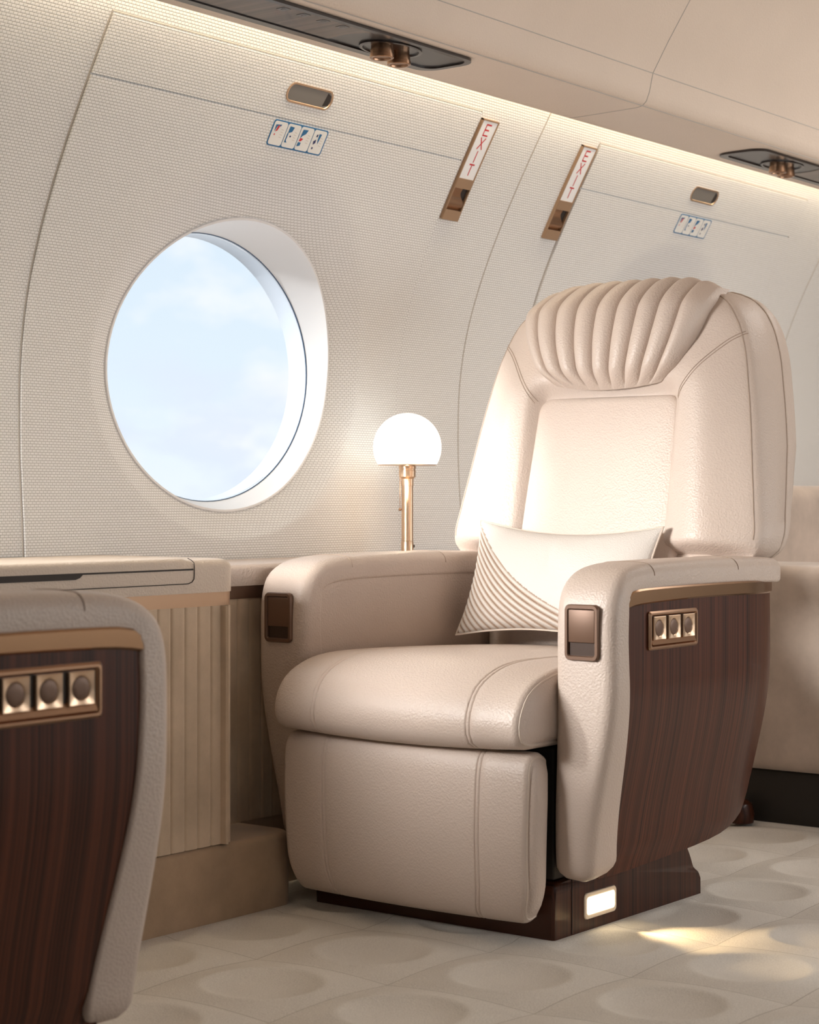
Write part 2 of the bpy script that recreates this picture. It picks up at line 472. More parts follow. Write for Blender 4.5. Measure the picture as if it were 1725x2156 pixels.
# roof over the cove, far wall across the aisle, end walls
V, F = box(WX0, WX1, 2.36, 2.52, 1.76, 1.80); struct(mesh('trim_1', V, F, M['white']))
V = []; F = []
hz = [0, .3, .62, .75, 1.35, 1.5, 1.65, 1.76]
hx = [WX0, -.2, .5, 1.45, 2.15, 3.1, 3.8, 4.75, 5.45, WX1]
for x in hx:
    for z in hz: V.append((x, 2.44-WALL(z), z))
m_ = len(hz)
for i in range(len(hx)-1):
    for j in range(m_-1):
        if j == 3 and i % 2 == 1: continue
        F.append((i*m_+j, (i+1)*m_+j, (i+1)*m_+j+1, i*m_+j+1))
struct(mesh('wall_right', V, F, M['weave']))
for nm, x in (('wall_front', WX0), ('wall_back', WX1)):
    V = [(x, y, z) for y, z in [(-.45, 0), (2.9, 0), (2.9, 1.4), (2.5, 1.76), (1.9, 2.15), (.5, 2.15), (-.1, 1.76), (-.45, 1.4)]]
    struct(mesh(nm, V, [tuple(range(8))], M['weave'], None, 0))

# floor: moulded carpet tiles, each with a shallow dish
T = .2835
def fh(x, y):
    u = ((x-2.15) % T)-T/2; v = ((y-1.642) % T)-T/2; r = math.hypot(u, v)
    if r < .100: return .0115*(r/.100)**2.8
    return .0115*max(0, 1-(r-.100)/.102)
gx = np.arange(1.40, 4.9, .0074); gy = np.arange(.55, 2.62, .0074)
def fz(x, y):
    z = fh(x, y)-.0115
    d = max(2.815-x, x-3.345, 1.857-y, 0)            # carpet lies flat around the seat base
    d2 = max(2.425-y, 0) if x < 2.85 else 1           # and along the plinth
    d3 = max(4.165-x, 0)                              # and along the sofa
    k = min(sstep(d, .003, .03), sstep(d2, .003, .03), sstep(d3, .003, .03))
    return z*k - .001*(1-k)
V = [(x, y, fz(x, y)) for x in gx for y in gy]; ny = len(gy)
F = [(i*ny+j, (i+1)*ny+j, (i+1)*ny+j+1, i*ny+j+1) for i in range(len(gx)-1) for j in range(ny-1)]
k = len(V); a, b, c, d = gx[0], gx[-1], gy[0], gy[-1]; z = -.0115
for (p, q, r_, s) in ((WX0, a, -.45, 2.9), (b, WX1, -.45, 2.9), (a, b, -.45, c), (a, b, d, 2.9)):
    k = len(V); V += [(p, r_, z), (q, r_, z), (q, s, z), (p, s, z)]; F.append((k, k+1, k+2, k+3))
struct(mesh('floor', V, F, M['carpet'], None, 60))

# ================================================================== SEATS
HW = .284; OW = .407          # arm inner / outer half widths
def vout(z): return OW-.052*sstep(.46-z, 0, .36)-.006*sstep(z, .62, .66)
def vin(z): return HW-.010*sstep(.4-z, 0, .3)
APATH = [(.635, .652), (.5, .656), (.3, .657), (.15, .655), (.085, .650), (.045, .639), (.017, .617), (.004, .585), (0, .54), (0, .45), (0, .35), (.002, .25), (.006, .18), (.010, .135), (.014, .10)]
AP = smoothpts(APATH, 120)
def arm_ring(i, sgn, extra=0.0):
    p = AP[i]; d = AP[min(i+1, len(AP)-1)]-AP[max(i-1, 0)]; d /= np.linalg.norm(d)
    nrm = np.array([d[1], -d[0]])       # outward: up on the top run, forward on the front run
    z = p[1]
    front = sstep(.62-z, 0, .05)
    th = .045 + front*(.006+.034*sstep(.55-z, 0, .45))
    v0, v1 = vin(z), vout(z)
    sc = 1.0
    if z < .135: 
        t = (.135-z)/.035; sc = math.sqrt(max(0.02, 1-t*t*.97))
    if i < 3: sc = [.90, .97, .995][i]
    vc = (v0+v1)/2; hw = (v1-v0)/2*sc; hd = th/2*sc
    ring = []
    ro = .020*sc
    P = []
    for cx, cy, a0, r in ((hw-ro, hd-ro, 0, ro), (-hw+ro, hd-ro, PI/2, ro), (-hw+.006, -hd+.006, PI, .006), (hw-.006, -hd+.006, 3*PI/2, .006)):
        for k in range(7):
            a = a0+PI/2*k/6; P.append((cx+r*math.cos(a), cy+r*math.sin(a)))
        if a0 == 0:
            for k in range(1, 8): P.append(((hw-ro)*(1-2*k/8), hd))
    for a, b in P:
        b2 = b + (.004*(1-(a/hw)**2) if b > 0 else 0) + extra*(1 if b > 0 else 0)
        dep = th/2 - b2
        q = p - nrm*dep
        ring.append((q[0], sgn*(vc+a+ (extra if a > hw*.8 else (-extra if a < -hw*.8 else 0))), q[1]))
    return ring, P
def urear(z): return interp(z, [(.108, .16), (.114, .30), (.121, .43), (.133, .51), (.155, .565), (.19, .597), (.25, .620), (.35, .640), (.49, .655), (.60, .640)])
def ufront(z): return .045+.030*sstep(.55-z, 0, .45)

def arm(root, sgn):
    rings = [arm_ring(i, sgn)[0] for i in range(len(AP))]
    V, F = loft(rings); mesh('armrest', V, F, M['leather'], root, 50)
    # seams across the pad
    for u0 in (.145, .45):
        i = int(np.argmin([abs(p[0]-u0)+(10 if p[1] < .6 else 0) for p in AP]))
        ring, P = arm_ring(i, sgn, .0003)
        pts = [q for q, (a, b) in zip(ring, P) if b > -.016]
        V, F = tube(pts, .0008); mesh('seam', V, F, M['seam'], root)
    # wood side shell
    Z = [.108, .1085, .110, .112, .115, .119, .124, .130, .138, .148, .16, .175, .195] + list(np.linspace(.22, .606, 18))
    S = np.linspace(0, 1, 30)
    def side(z, s, v): 
        u0 = ufront(z)-.012; u = u0+(urear(z)-u0)*s
        return (u, v, z)
    out = []; inn = []
    for z in Z:
        ro = []; ri = []
        for s in S:
            u0 = ufront(z)-.012; u = u0+(urear(z)-u0)*s
            e = max(0, (u-.48)/.18); vv = vout(z)-.006-.040*e*e-.014*sstep(.17-z, 0, .07)
            ro.append((u, sgn*vv, z)); ri.append((u, sgn*(HW+.010), z))
        out.append(ro); inn.append(ri)
    n = len(S); m = len(Z); V = [p for r in out for p in r]+[p for r in inn for p in r]; F = []
    for b0 in (0, m*n):
        for i in range(m-1):
            for j in range(n-1): F.append((b0+i*n+j, b0+i*n+j+1, b0+(i+1)*n+j+1, b0+(i+1)*n+j))
    for i in range(m-1):
        for j in (0, n-1): F.append((i*n+j, (i+1)*n+j, m*n+(i+1)*n+j, m*n+i*n+j))
    for j in range(n-1):
        for i in (0, m-1): F.append((i*n+j, i*n+j+1, m*n+i*n+j+1, m*n+i*n+j))
    mesh('side_panel', V, F, M['wood'], root, 40)
    # inner leather panel
    b = MB(); P = [(.060, .115), (.40, .135), (.50, .16), (.57, .21), (.60, .27), (.62, .38), (.630, .60), (.629, .615), (.07, .615), (.05, .60), (.04, .57)]
    V, F = prism(P, 0, .012, .004)
    V = [(u, sgn*(HW+.016-t), z) for u, z, t in V]
    mesh('inner_panel', V, F, M['leather'], root, 30)
    # gold band under the pad
    top = [(.043, .597), (.055, .606), (.08, .6125), (.15, .6145), (.3, .615), (.45, .6145), (.64, .612)]
    bot = [(.64, .586), (.45, .589), (.3, .590), (.15, .588), (.08, .585), (.043, .579)]
    T_ = smoothpts(top, 24); B_ = smoothpts(bot, 24)
    rings = []
    for (u, z), (u2, z2) in zip(T_, B_[::-1]):
        e = max(0, (u-.48)/.18); v = OW-.006-.040*e*e
        rings.append([(u, sgn*(v-.006), z+.001), (u, sgn*(v+.002), z), (u, sgn*(v+.005), z-.003), (u2, sgn*(v+.005), z2+.003), (u2, sgn*(v+.002), z2), (u2, sgn*(v-.006), z2-.001)])
    V, F = loft(rings); mesh('trim_band', V, F, M['gold'], root, 20)
    # bronze latch cover on the front of the arm
    vc = sgn*.346
    o = []
    P = rrect(-.034, .034, -.048, .048, .010)
    Pi = rrect(-.0265, .0265, -.0395, .0395, .004)
    def fr(x, z, d): return (-.0095+d, vc+x, .541+z)
    rings = [[fr(x, z, .008) for x, z in P], [fr(x, z, .002) for x, z in P], [fr(x*.96, z*.97, -.0005) for x, z in P], [fr(x*1.05, z*1.04, -.0005) for x, z in Pi],
             [fr(x, z, .002) for x, z in Pi], [fr(x, z, .0055) for x, z in Pi]]
    V, F = loft(rings, cap=False); pk = mesh('latch_frame', V, F, M['bronze_flat'], root, 35)
    V, F = box(-.0080, .004, vc-.0262, vc+.0262, .524, .580, .0008); mesh('latch_cover', V, F, M['bronze_flat'], pk)
    V, F = box(-.0048, .0015, vc-.0262, vc+.0262, .5015, .5245); mesh('latch_recess', V, F, M['bronze_shade'], pk)  # shallow recess, its shade painted in as a darker bronze
    # switch bezel on the wood side
    u0, u1, z0, z1 = .118, .290, .505, .573
    P = rrect(u0, u1, z0, z1, .006); Pi = rrect(u0+.009, u1-.009, z0+.009, z1-.009, .003)
    vs = OW-.006
    def fs(u, z, d): return (u, sgn*(vs+d), z)
    rings = [[fs(u, z, -.002) for u, z in P], [fs(u, z, .003) for u, z in P], [fs(u, z, .006) for u, z in rrect(u0+.003, u1-.003, z0+.003, z1-.003, .005)], [fs(u, z, .006) for u, z in rrect(u0+.006, u1-.006, z0+.006, z1-.006, .004)], [fs(u, z, .002) for u, z in Pi], [fs(u, z, .0005) for u, z in Pi]]
    V, F = loft(rings, cap=False); bz = mesh('switch_bezel', V, F, M['bronze'], root, 30)
    V, F = prism(Pi, vs-.001, vs+.0012); mesh('back_plate', [(u, sgn*t, z) for u, z, t in V], F, M['dark'], bz)
    pts = [(u0+.010, z0+.0095, .0012), (u1-.010, z0+.0095, .0012), (u1-.010, z0+.021, .0012), (u0+.010, z0+.021, .0012)]
    V = [fs(u, z, d) for u, z, d in pts] + [fs(u0+.010, z0+.0095, .0062), fs(u1-.010, z0+.0095, .0062)]
    mesh('lip', V, [(0,1,2,3), (4,5,2,3), (0,1,5,4), (0,4,3), (1,2,5)], M['bronze'], bz, 0)
    for q in range(3):
        uc = u0+.035+q*.051; zc = .543; h = .0205
        # square key with a round dished face
        N = 32; R0 = []; 
        sq = []
        for k in range(N):
            a = 2*PI*k/N; c_, s_ = math.cos(a), math.sin(a); mx = max(abs(c_), abs(s_)); sq.append((c_/mx, s_/mx))
        rings = [[fs(uc+x*h, zc+y*h, .001) for x, y in sq], [fs(uc+x*h, zc+y*h, .0055) for x, y in sq], [fs(uc+x*(h-.001), zc+y*(h-.001), .0065) for x, y in sq]]
        for r, d in ((.0155, .0050), (.0135, .0030)):
            rings.append([fs(uc+r*math.cos(2*PI*k/N), zc+r*math.sin(2*PI*k/N), d) for k in range(N)])
        V, F = loft(rings); ky = mesh('switch_key', V, F, M['brass'], bz, 25)
        V, F = loft([[fs(uc+r*math.cos(2*PI*k/N), zc+r*math.sin(2*PI*k/N), d) for k in range(N)] for r, d in ((.0138, .0028), (.0138, .0042), (.012, .0048), (.006, .0052))])
        mesh('key_disc', V, F, M['bronze_flat'], ky, 30)

def stitched(profile, name, root, W, mat, seams=(.172, .180), gdepth=.0022, crown=.006, endr=.012, taper=None):
    """closed side profile (u,z) lofted across the seat, with double stitch grooves and rounded piped ends"""
    P = np.array(profile); n = len(P); c = P.mean(0)
    tn = np.roll(P, -1, 0)-np.roll(P, 1, 0); tn /= np.linalg.norm(tn, axis=1)[:, None]
    nr = np.stack([tn[:, 1], -tn[:, 0]], 1)
    if ((P-c)*nr).sum() < 0: nr = -nr
    vs = set(np.linspace(-W, W, 41))
    for s in seams:
        for sg in (-1, 1):
            for d in (-.0032, -.0016, -.0008, 0, .0008, .0016, .0032): vs.add(sg*(s)+d)
    for k in range(6):
        d = endr*(1-math.sin(PI/2*k/5)); vs.add(W-d); vs.add(-W+d)
    vs = sorted(v for v in vs if abs(v) <= W+1e-9); R = []
    for v in vs:
        off = crown*(1-(v/W)**2)
        for s in seams:
            off -= gdepth*math.exp(-((abs(v)-s)/.0014)**2)
        e = W-abs(v)
        if e < endr: t = 1-e/endr; off -= endr*(1-math.sqrt(max(0, 1-t*t)))
        ring = P+nr*off
        R.append([(p[0], v, p[1]) if taper is None else taper(p[0], v, p[1]) for p in ring])
    # side faces bulge a little
    for sg, idx in ((-1, 0), (1, -1)):
        base = R[idx]; ex = []
        for f, dv in ((.97, .003), (.85, .008), (.6, .012), (.25, .014)):
            q = [(c[0]+(p[0]-c[0])*f, sg*(W+dv), c[1]+(p[1]-c[1])*f) for p in (P+nr*(-endr))]
            ex.append(q if taper is None else [taper(*w_) for w_ in q])
        if sg < 0: R = ex[::-1]+R
        else: R = R+ex
    V, F = loft(R); o = mesh(name, V, F, mat, root, 60)
    for sg in (-1, 1):
        pts = [(p[0], sg*(W-.0015), p[1]) if taper is None else taper(p[0], sg*(W-.0015), p[1]) for p in (P-nr*.0075)]
        V, F = tube(pts, .0022, 6, True); mesh('piping', V, F, M['stitch'], o)
    return o

# backrest surface -------------------------------------------------
BZ0, BZ1 = .655, 1.200
HALF = hermite([(.655, .352), (.668, .366), (.69, .372), (.75, .366), (.82, .355), (.99, .326), (1.08, .304), (1.13, .282), (1.16, .260), (1.18, .236), (1.192, .212), (1.200, .185)])
def uedge(z): return .600+.225*(z-.655)
def bulge(v, z):
    h = HALF(z); s = min(abs(v)/h, 1)
    b = .052*(1-s**3.2)**.5                                   # overall padding
    av = abs(v)
    b += .022*math.exp(-((av-.245*h/.36)/.060)**2)*sstep(z, .62, .70)*(1-sstep(z, 1.0, 1.12))   # wings
    b -= .030*(1-sstep(av, .150, .190))*(1-sstep(z, .975, 1.03))      # middle sits lower
    edge = sstep(BZ1-z, 0, .06)**.6*sstep(z, BZ0-.001, BZ0+.035)**.6
    return b*edge
def bpt(v, z, off=0.0): return (uedge(z)-bulge(v, z)-off, v, z)
def thick(z): return .095+.050*min(1, (z-.655)/.22)

def make_chair():
    root = bpy.data.objects.new('recliner_chair', None); COL.objects.link(root)
    for s in (-1, 1): arm(root, s)
    # seat cushion
    prof = [(.60, .455), (.45, .464), (.25, .472), (.10, .475), (.02, .471), (-.035, .457), (-.072, .437), (-.093, .408), (-.100, .380), (-.094, .355), (-.075, .343), (-.03, .340), (.2, .340), (.6, .340)]
    P = smoothpts(prof, 90)[:-1]
    P = [tuple(p) for p in P]
    stitched(P, 'seat_cushion', root, .277, M['leather'], crown=.010, endr=.012)
    # leg rest
    prof = [(-.012, .325), (-.030, .333), (-.052, .330), (-.066, .315), (-.072, .28), (-.074, .2), (-.070, .12), (-.062, .07), (-.050, .045), (-.034, .036), (-.012, .040), (-.006, .06), (-.006, .2), (-.006, .31)]
    P = smoothpts(prof+[prof[0]], 90)[:-1]
    def tp(u, v, z):
        k = 1-.06*sstep(.12-z, 0, .09)**1.6-.02*sstep(.33-z, 0, .3)
        return (u, v*k, z)
    stitched([tuple(p) for p in P], 'leg_rest', root, .277, M['leather'], crown=.004, endr=.010, taper=tp)
    # hidden dark chassis filling the frame between arms
    V, F = box(.025, .50, -.268, .268, .103, .335, .004); mesh('chassis', V, F, M['darkmatte'], root)
    # lower back, between the arms
    V, F = box(.585, .70, -.276, .276, .30, .665, .02); mesh('lower_back', V, F, M['leather'], root)
    # backrest front + side band
    S = np.linspace(-1, 1, 97); Z = sorted(set(list(np.linspace(BZ0, BZ1, 75))+[BZ0+.003, BZ0+.006, BZ1-.003, BZ1-.006]))
    V = []; F = []; n = len(S)
    for z in Z:
        h = HALF(z)
        for s in S:
            s2 = math.sin(s*PI/2)*.5+s*.5
            V.append(bpt(s2*h, z))
    m = len(Z)
    for i in range(m-1):
        for j in range(n-1): F.append((i*n+j, i*n+j+1, (i+1)*n+j+1, (i+1)*n+j))
    loop = [i*n for i in range(m)] + [(m-1)*n+j for j in range(1, n)] + [i*n+n-1 for i in range(m-2, -1, -1)] + [j for j in range(n-2, 0, -1)]
    def ring_at(f, sc, sz=1.0):
        R = []
        for k in loop:
            u, v, z = V[k]; R.append((uedge(z)+thick(z)*f, v*sc, .93+(z-.93)*sz))
        return R
    def attach(V, F, prev, R):
        b = len(V); V += R; L = len(R)
        for k in range(L): F.append((prev[k], prev[(k+1) % L], b+(k+1) % L, b+k))
        return list(range(b, b+L))
    base = list(V)
    V2 = list(V); prev = loop
    for f, sc, sz in ((.12, 1.008, 1.004), (.35, 1.014, 1.008), (.70, 1.014, 1.008), (.72, 1.006, 1.003)):
        prev = attach(V2, F, prev, ring_at(f, sc, sz))
    V = base
    bk = mesh('backrest', V2, F, M['leather'], root, 60)
    R = [ring_at(.70, 1.008, 1.004), ring_at(.74, 1.014, 1.009), ring_at(.95, 1.006, 1.006), ring_at(1.15, .98, .985), ring_at(1.25, .90, .93), ring_at(1.28, .6, .7)]
    Vs, Fs = loft(R); mesh('back_shell', Vs, Fs, M['leather'], root, 60)
    Vt, Ft = tube(ring_at(.715, 1.0145, 1.0085)[::2], .0022, 6, True); mesh('piping', Vt, Ft, M['stitch'], bk)
    Vt, Ft = tube([(u-.0005, v, z) for u, v, z in ring_at(.10, 1.0075, 1.004)][1:75+75], .0007, 5); 
    # seam just inside the outer edge
    for sg in (-1, 1):
        pts = [bpt(sg*HALF(z)*.965, z, .0003) for z in np.linspace(.69, 1.19, 60)]
        Vt, Ft = tube(pts, .0009, 5); mesh('seam', Vt, Ft, M['seam'], bk)
        # double stitching from the pad corner to the shoulder
        c = smoothpts([(.172, .975), (.192, 1.005), (.222, 1.045), (.262, 1.085), (.292, 1.105)], 40)
        for d in (-.0028, .0028):
            pts = [bpt(sg*(v+d*.7), z-d*.7, .0003) for v, z in c]
            Vt, Ft = tube(pts, .0009, 5); mesh('seam', Vt, Ft, M['seam'], bk)
    # centre pad
    O = []
    for cx, cz, a0 in ((.140, .950, 0), (-.140, .950, PI/2), (-.165, .56, PI), (.165, .56, 3*PI/2)):
        for k in range(9):
            a = a0+PI/2*k/8; O.append((cx+.032*math.cos(a), cz+.032*math.sin(a)))
    O = [(v, z) for v, z in O]
    Od = []
    for i in range(len(O)):
        a, b = np.array(O[i]), np.array(O[(i+1) % len(O)]); L = np.linalg.norm(b-a); q = max(1, int(L/.02))
        for k in range(q): Od.append(tuple(a+(b-a)*k/q))
    def pad(f, off):
        R = []
        for v, z in Od:
            v2 = v*f; z2 = .77+(z-.77)*f; zz = max(z2, BZ0+.04)
            R.append((uedge(z2)-(.052-.026)-off, v2, z2))
        return R
    R = [pad(1.0, -.030), pad(1.0, .004), pad(.992, .009), pad(.975, .0125), pad(.94, .0145), pad(.8, .0165), pad(.6, .0175), pad(.3, .018)]
    Vp, Fp = loft(R); mesh('centre_pad', Vp, Fp, M['leather'], root, 60)
    # fluted headrest: nine channels running up and over the crest
    NCH = 9; Sx = np.linspace(-1, 1, NCH*14+1)
    HB = 1.008; HT = 1.222
    hh = hermite([(0, .128), (.12, .163), (.3, .190), (.5, .209), (.7, .220), (.85, .222), (1.0, .217), (1.25, .20), (1.5, .19)])
    Tt = list(np.linspace(0, 1, 40)) + list(np.linspace(1.03, 1.5, 16))
    Vh = []; Fh = []
    for t in Tt:
        for s in Sx:
            h = hh(min(t, 1.5))
            v = s*h
            tt = min(t, 1.0)
            z = HB+(HT-HB)*tt
            endf = (1-abs(s)**7)**.5 if abs(s) < 1 else 0
            rise = math.sin(min(1, tt/.22)*PI/2)
            ch = abs(math.cos(NCH*PI*(s+1)/2+PI/2))**.55
            z -= .012*(1-s*s)*(1-tt) - 0*0
            crest = 0
            if tt > .72: crest = .05*((tt-.72)/.28)**2
            pro = (.020*rise*endf + .019*ch*rise*endf + .020*math.sin(PI*min(1, tt*1.0))*endf)
            zc = min(z, BZ1-.07)
            u = uedge(z)-.046-pro+crest - .0
            if t > 1.0:
                a = (t-1.0)/.5*PI*.62; rr = .048
                z0 = HT; u0 = uedge(HT)-.046+.05
                u = u0-pro*math.cos(a)+rr*math.sin(a)*1.6; z = z0-rr*(1-math.cos(a))+pro*math.sin(a)
            if abs(s) >= .999: u += .03*(1 if t <= 1 else 0)
            z -= .020*(abs(s)**4)*sstep(tt, .6, 1.0)
            Vh.append((u, v, z))
    n = len(Sx)
    for i in range(len(Tt)-1):
        for j in range(n-1): Fh.append((i*n+j, i*n+j+1, (i+1)*n+j+1, (i+1)*n+j))
    mesh('headrest', Vh, Fh, M['leather'], root, 75)
    # wooden base with courtesy light
    side_ = smoothpts([(.018, -.003), (.018, .05), (.022, .085), (.04, .101), (.2, .1045), (.47, .1045), (.487, .100), (.500, .082), (.515, .055), (.532, .045), (.540, .036), (.541, .02), (.541, -.003)], 60)
    R = []
    for v, d in ((-.273, .004), (-.2695, .001), (-.266, 0), (.266, 0), (.2695, .001), (.273, .004)):
        R.append([(u+(d if u < .2 else -d), v, z-(d if z > .01 else 0)) for u, z in side_])
    V, F = loft(R); bs = mesh('base', V, F, M['base_wood'], root, 40)
    V, F = tube([(.075, -.2735, .001), (.075, -.2735, .1)], .0012, 5); mesh('seam', V, F, M['gap'], bs)
    for sg in (-1,):
        P = rrect(.114, .222, .019, .066, .009)
        V, F = prism(P, .272, .2755, .0015); fr = mesh('light_frame', [(u, sg*t, z) for u, z, t in V], F, M['lamp_frame'], bs)
        P = rrect(.122, .214, .027, .058, .005)
        V, F = prism(P, .2745, .2768, .001); mesh('light_diffuser', [(u, sg*t, z) for u, z, t in V], F, M['stripe_lamp'], fr)
    return root

chair = make_chair(); chair.location = (2.80, 2.133, 0)
tag(chair, 'cream leather recliner chair with fluted headrest and dark wood side, standing by the lamp', 'chair', 'cabin recliner chairs')
chair2 = copy_tree(chair); chair2.location = (1.745, 2.133, 0); chair2.rotation_euler = (0, 0, PI)
tag(chair2, 'cream leather recliner chair cut off by left edge, dark wood side turned to the camera', 'chair', 'cabin recliner chairs')
for c in chair2.children:
    if c.name.startswith('leg_rest'): c.location = (.06, 0, 0)
    if c.name.startswith('seat_cushion'): c.location = (.02, 0, 0)
# courtesy lamp's own beam on the floor
l = bpy.data.lights.new('courtesy_beam', 'SPOT'); l.energy = 4.8; l.color = (1.0, .72, .38); l.spot_size = math.radians(64); l.spot_blend = .7; l.shadow_soft_size = .008
o = bpy.data.objects.new('courtesy_beam', l); COL.objects.link(o); o.location = (2.97, 1.846, .052)
o.rotation_euler = (Vector((.06, -.38, -.055))).to_track_quat('-Z', 'Y').to_euler()

# ---------------------------------------------------------------- pillow
def make_pillow():
    NS, NT_ = 200, 130; A, B, T_ = .222, .126, .048
    V = []; F = []; pl = []
    def g(s): return -.92+1.87*((1-s)/2)**2.1
    for side in (1, -1):
        for i in range(NS+1):
            for j in range(NT_+1):
                s = -1+2*i/NS; t = -1+2*j/NT_
                x = A*s*(1-.075*(1-t*t)); y = B*t*(1-.20*(1-s*s))
                th = T_*((1-abs(s)**2.6)*(1-abs(t)**2.6))**.55
                p = 0.0
                if side == 1:
                    f = g(s)-t
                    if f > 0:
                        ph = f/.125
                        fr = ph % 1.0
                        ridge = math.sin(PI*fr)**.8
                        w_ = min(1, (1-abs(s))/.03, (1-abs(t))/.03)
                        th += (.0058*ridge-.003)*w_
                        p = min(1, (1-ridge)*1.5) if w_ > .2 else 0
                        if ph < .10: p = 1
                    wr = .0022*math.sin(7*s+4*t+1.3)*math.exp(-((s-.0)/.3)**2-((t-.45)/.35)**2)+.003*math.exp(-((s+.02)/.05)**2-((t-.5)/.25)**2)
                    th -= wr*(1-abs(s))
                V.append((x, side*th, y)); pl.append(p)
    n = NT_+1; m = (NS+1)*n
    for b in (0, m):
        for i in range(NS):
            for j in range(NT_): F.append((b+i*n+j, b+i*n+j+1, b+(i+1)*n+j+1, b+(i+1)*n+j))
    root = bpy.data.objects.new('throw_pillow', None); COL.objects.link(root)
    V = [(x, -y, z) for x, y, z in V]
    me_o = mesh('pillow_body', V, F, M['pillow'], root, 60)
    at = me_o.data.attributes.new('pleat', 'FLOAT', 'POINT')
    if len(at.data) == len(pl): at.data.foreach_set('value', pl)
    per = [(-1+2*k/60, 1) for k in range(60)]+[(1, 1-2*k/40) for k in range(40)]+[(1-2*k/60, -1) for k in range(60)]+[(-1, -1+2*k/40) for k in range(40)]
    pts = [(A*s*(1-.075*(1-t*t)), 0, B*t*(1-.20*(1-s*s))) for s, t in per]
    Vt, Ft = tube(pts, .0024, 6, True); mesh('piping', Vt, Ft, M['stitch'], root)
    return root
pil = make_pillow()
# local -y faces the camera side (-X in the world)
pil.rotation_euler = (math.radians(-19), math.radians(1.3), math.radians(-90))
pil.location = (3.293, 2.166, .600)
tag(pil, 'white lumbar pillow with brown striped, shaded pleats propped against the seat back', 'pillow')

# ---------------------------------------------------------------- side console between the seats
def fluted(P, z0, z1, pitch, depth):
    """vertical fluted sheet following plan polyline P"""
    Q = smoothpts(P, 400) if len(P) > 2 else np.array([np.array(P[0])*(1-t)+np.array(P[1])*t for t in np.linspace(0, 1, 500)])
    L = np.concatenate([[0], np.cumsum(np.linalg.norm(np.diff(Q, axis=0), axis=1))])
    d = np.gradient(Q, axis=0); d /= np.linalg.norm(d, axis=1)[:, None]; nr = np.stack([d[:, 1], -d[:, 0]], 1)
    R0 = []; 
    for q, l_, n_ in zip(Q, L, nr):
        f = (l_/pitch) % 1.0; h = depth*(1-abs(2*f-1)**8)
        R0.append(q+n_*h)
    back = [(q-n_*.03) for q, n_ in zip(Q, nr)][::-1]
    ring = [tuple(p) for p in R0]+[tuple(p) for p in back]
    n = len(ring)
    V = [(x, y, z0) for x, y in ring]+[(x, y, z1) for x, y in ring]
    F = [(i, (i+1) % n, n+(i+1) % n, n+i) for i in range(n)]
    h = len(R0)
    for b in (0, n):
        for i in range(h-1): F.append((b+i, b+i+1, b+n-2-i, b+n-1-i))
    return V, F
def plan(x0, x1, yf, yb, r, seg=8):
    P = [(x0, yb)]
    for k in range(seg+1):
        a = PI+PI/2*k/seg; P.append((x0+r+r*math.cos(a), yf+r+r*math.sin(a)))
    for k in range(seg+1):
        a = 3*PI/2+PI/2*k/seg; P.append((x1-r+r*math.cos(a), yf+r+r*math.sin(a)))
    P.append((x1, yb)); return P
def slab(P, z0, z1, r, seg=5):
    P = np.array(P); c = P.mean(0); R = []
    ctr = lambda d: [tuple(np.array([p[0]+(-d if p[0] > c[0] else d), p[1]+(d if p[1] < c[1] else 0)])) for p in P]
    R.append([(x, y, z0) for x, y in P])
    for k in range(seg+1):
        a = PI/2*k/seg; R.append([(x, y, z1-r+r*math.sin(a)) for x, y in ctr(r*(1-math.cos(a)))])
    return loft(R)
YC = 2.43; CX0, CX1 = 1.93, 2.635
con = thing('side_console', 'fluted beige side console with leather top and gold band beneath the window', 'cabinet', (2.28, 2.6, 0))
con.location = (0, 0, 0)
V, F = slab(plan(CX0, CX1, YC, 2.795, .045), .600, .660, .016); top = mesh('console_top', V, F, M['ledge_leather'], con, 40)
V, F = slab(plan(CX0+.002, CX1-.002, YC+.002, 2.775, .043), .575, .601, .001, 1); mesh('trim_band', V, F, M['gold_flat'], con, 30)
V, F = slab(plan(CX0+.008, CX1-.008, YC+.008, 2.745, .04), .1395, .576, .001, 1); mesh('core', V, F, M['suede'], con, 30)
V, F = fluted([(2.0, YC+.006), (2.58, YC+.006)], .1395, .575, .034, .004)
# front and rounded end in one fluted skin
Pp = [(CX0+.05, YC+.006), (2.3, YC+.006), (CX1-.055, YC+.006), (CX1-.027, YC+.014), (CX1-.010, YC+.032), (CX1-.006, YC+.06), (CX1-.006, YC+.14)]
V, F = fluted(Pp, .1395, .575, .034, .004); mesh('fluted_panel', V, F, M['suede'], con, 30)
# table leaf, drawer and finger slot in the top
V, F = slab(plan(CX0+.02, 2.507, YC-.002, 2.70, .03), .6445, .6635, .010); tl = mesh('table_leaf', V, F, M['ledge_leather'], con, 40)
V, F = tube(smoothpts([(2.507, YC+.012, .6628), (2.510, YC+.001, .657), (2.5105, YC-.0012, .648), (2.5105, YC-.0012, .63), (2.508, YC-.0012, .623), (2.498, YC-.0012, .6185), (2.47, YC-.0012, .6175), (2.2, YC-.0012, .6175), (1.97, YC-.0012, .6175)], 80), .0008, 5)
mesh('seam', V, F, M['gap'], con)
V, F = box(1.97, 2.508, YC-.0015, YC+.01, .6415, .6445); mesh('groove', V, F, M['gap'], con)
V, F = prism([(1.97, .6335), (2.225, .6335), (2.235, .6365), (2.243, .643), (1.97, .643)], 0, .008); mesh('finger_slot', [(x, YC-.002+t, z) for x, z, t in V], F, M['gap'], con)
# plinth under the console
V, F = slab(plan(1.86, 2.79, YC, 2.74, .035), -.003, .1385, .012); V = [(x, y, z-.0) for x, y, z in V]
tag(mesh('plinth', V, F, M['plinth_suede'], None, 40), 'low tan suede plinth running under the fluted console along the floor', 'plinth')
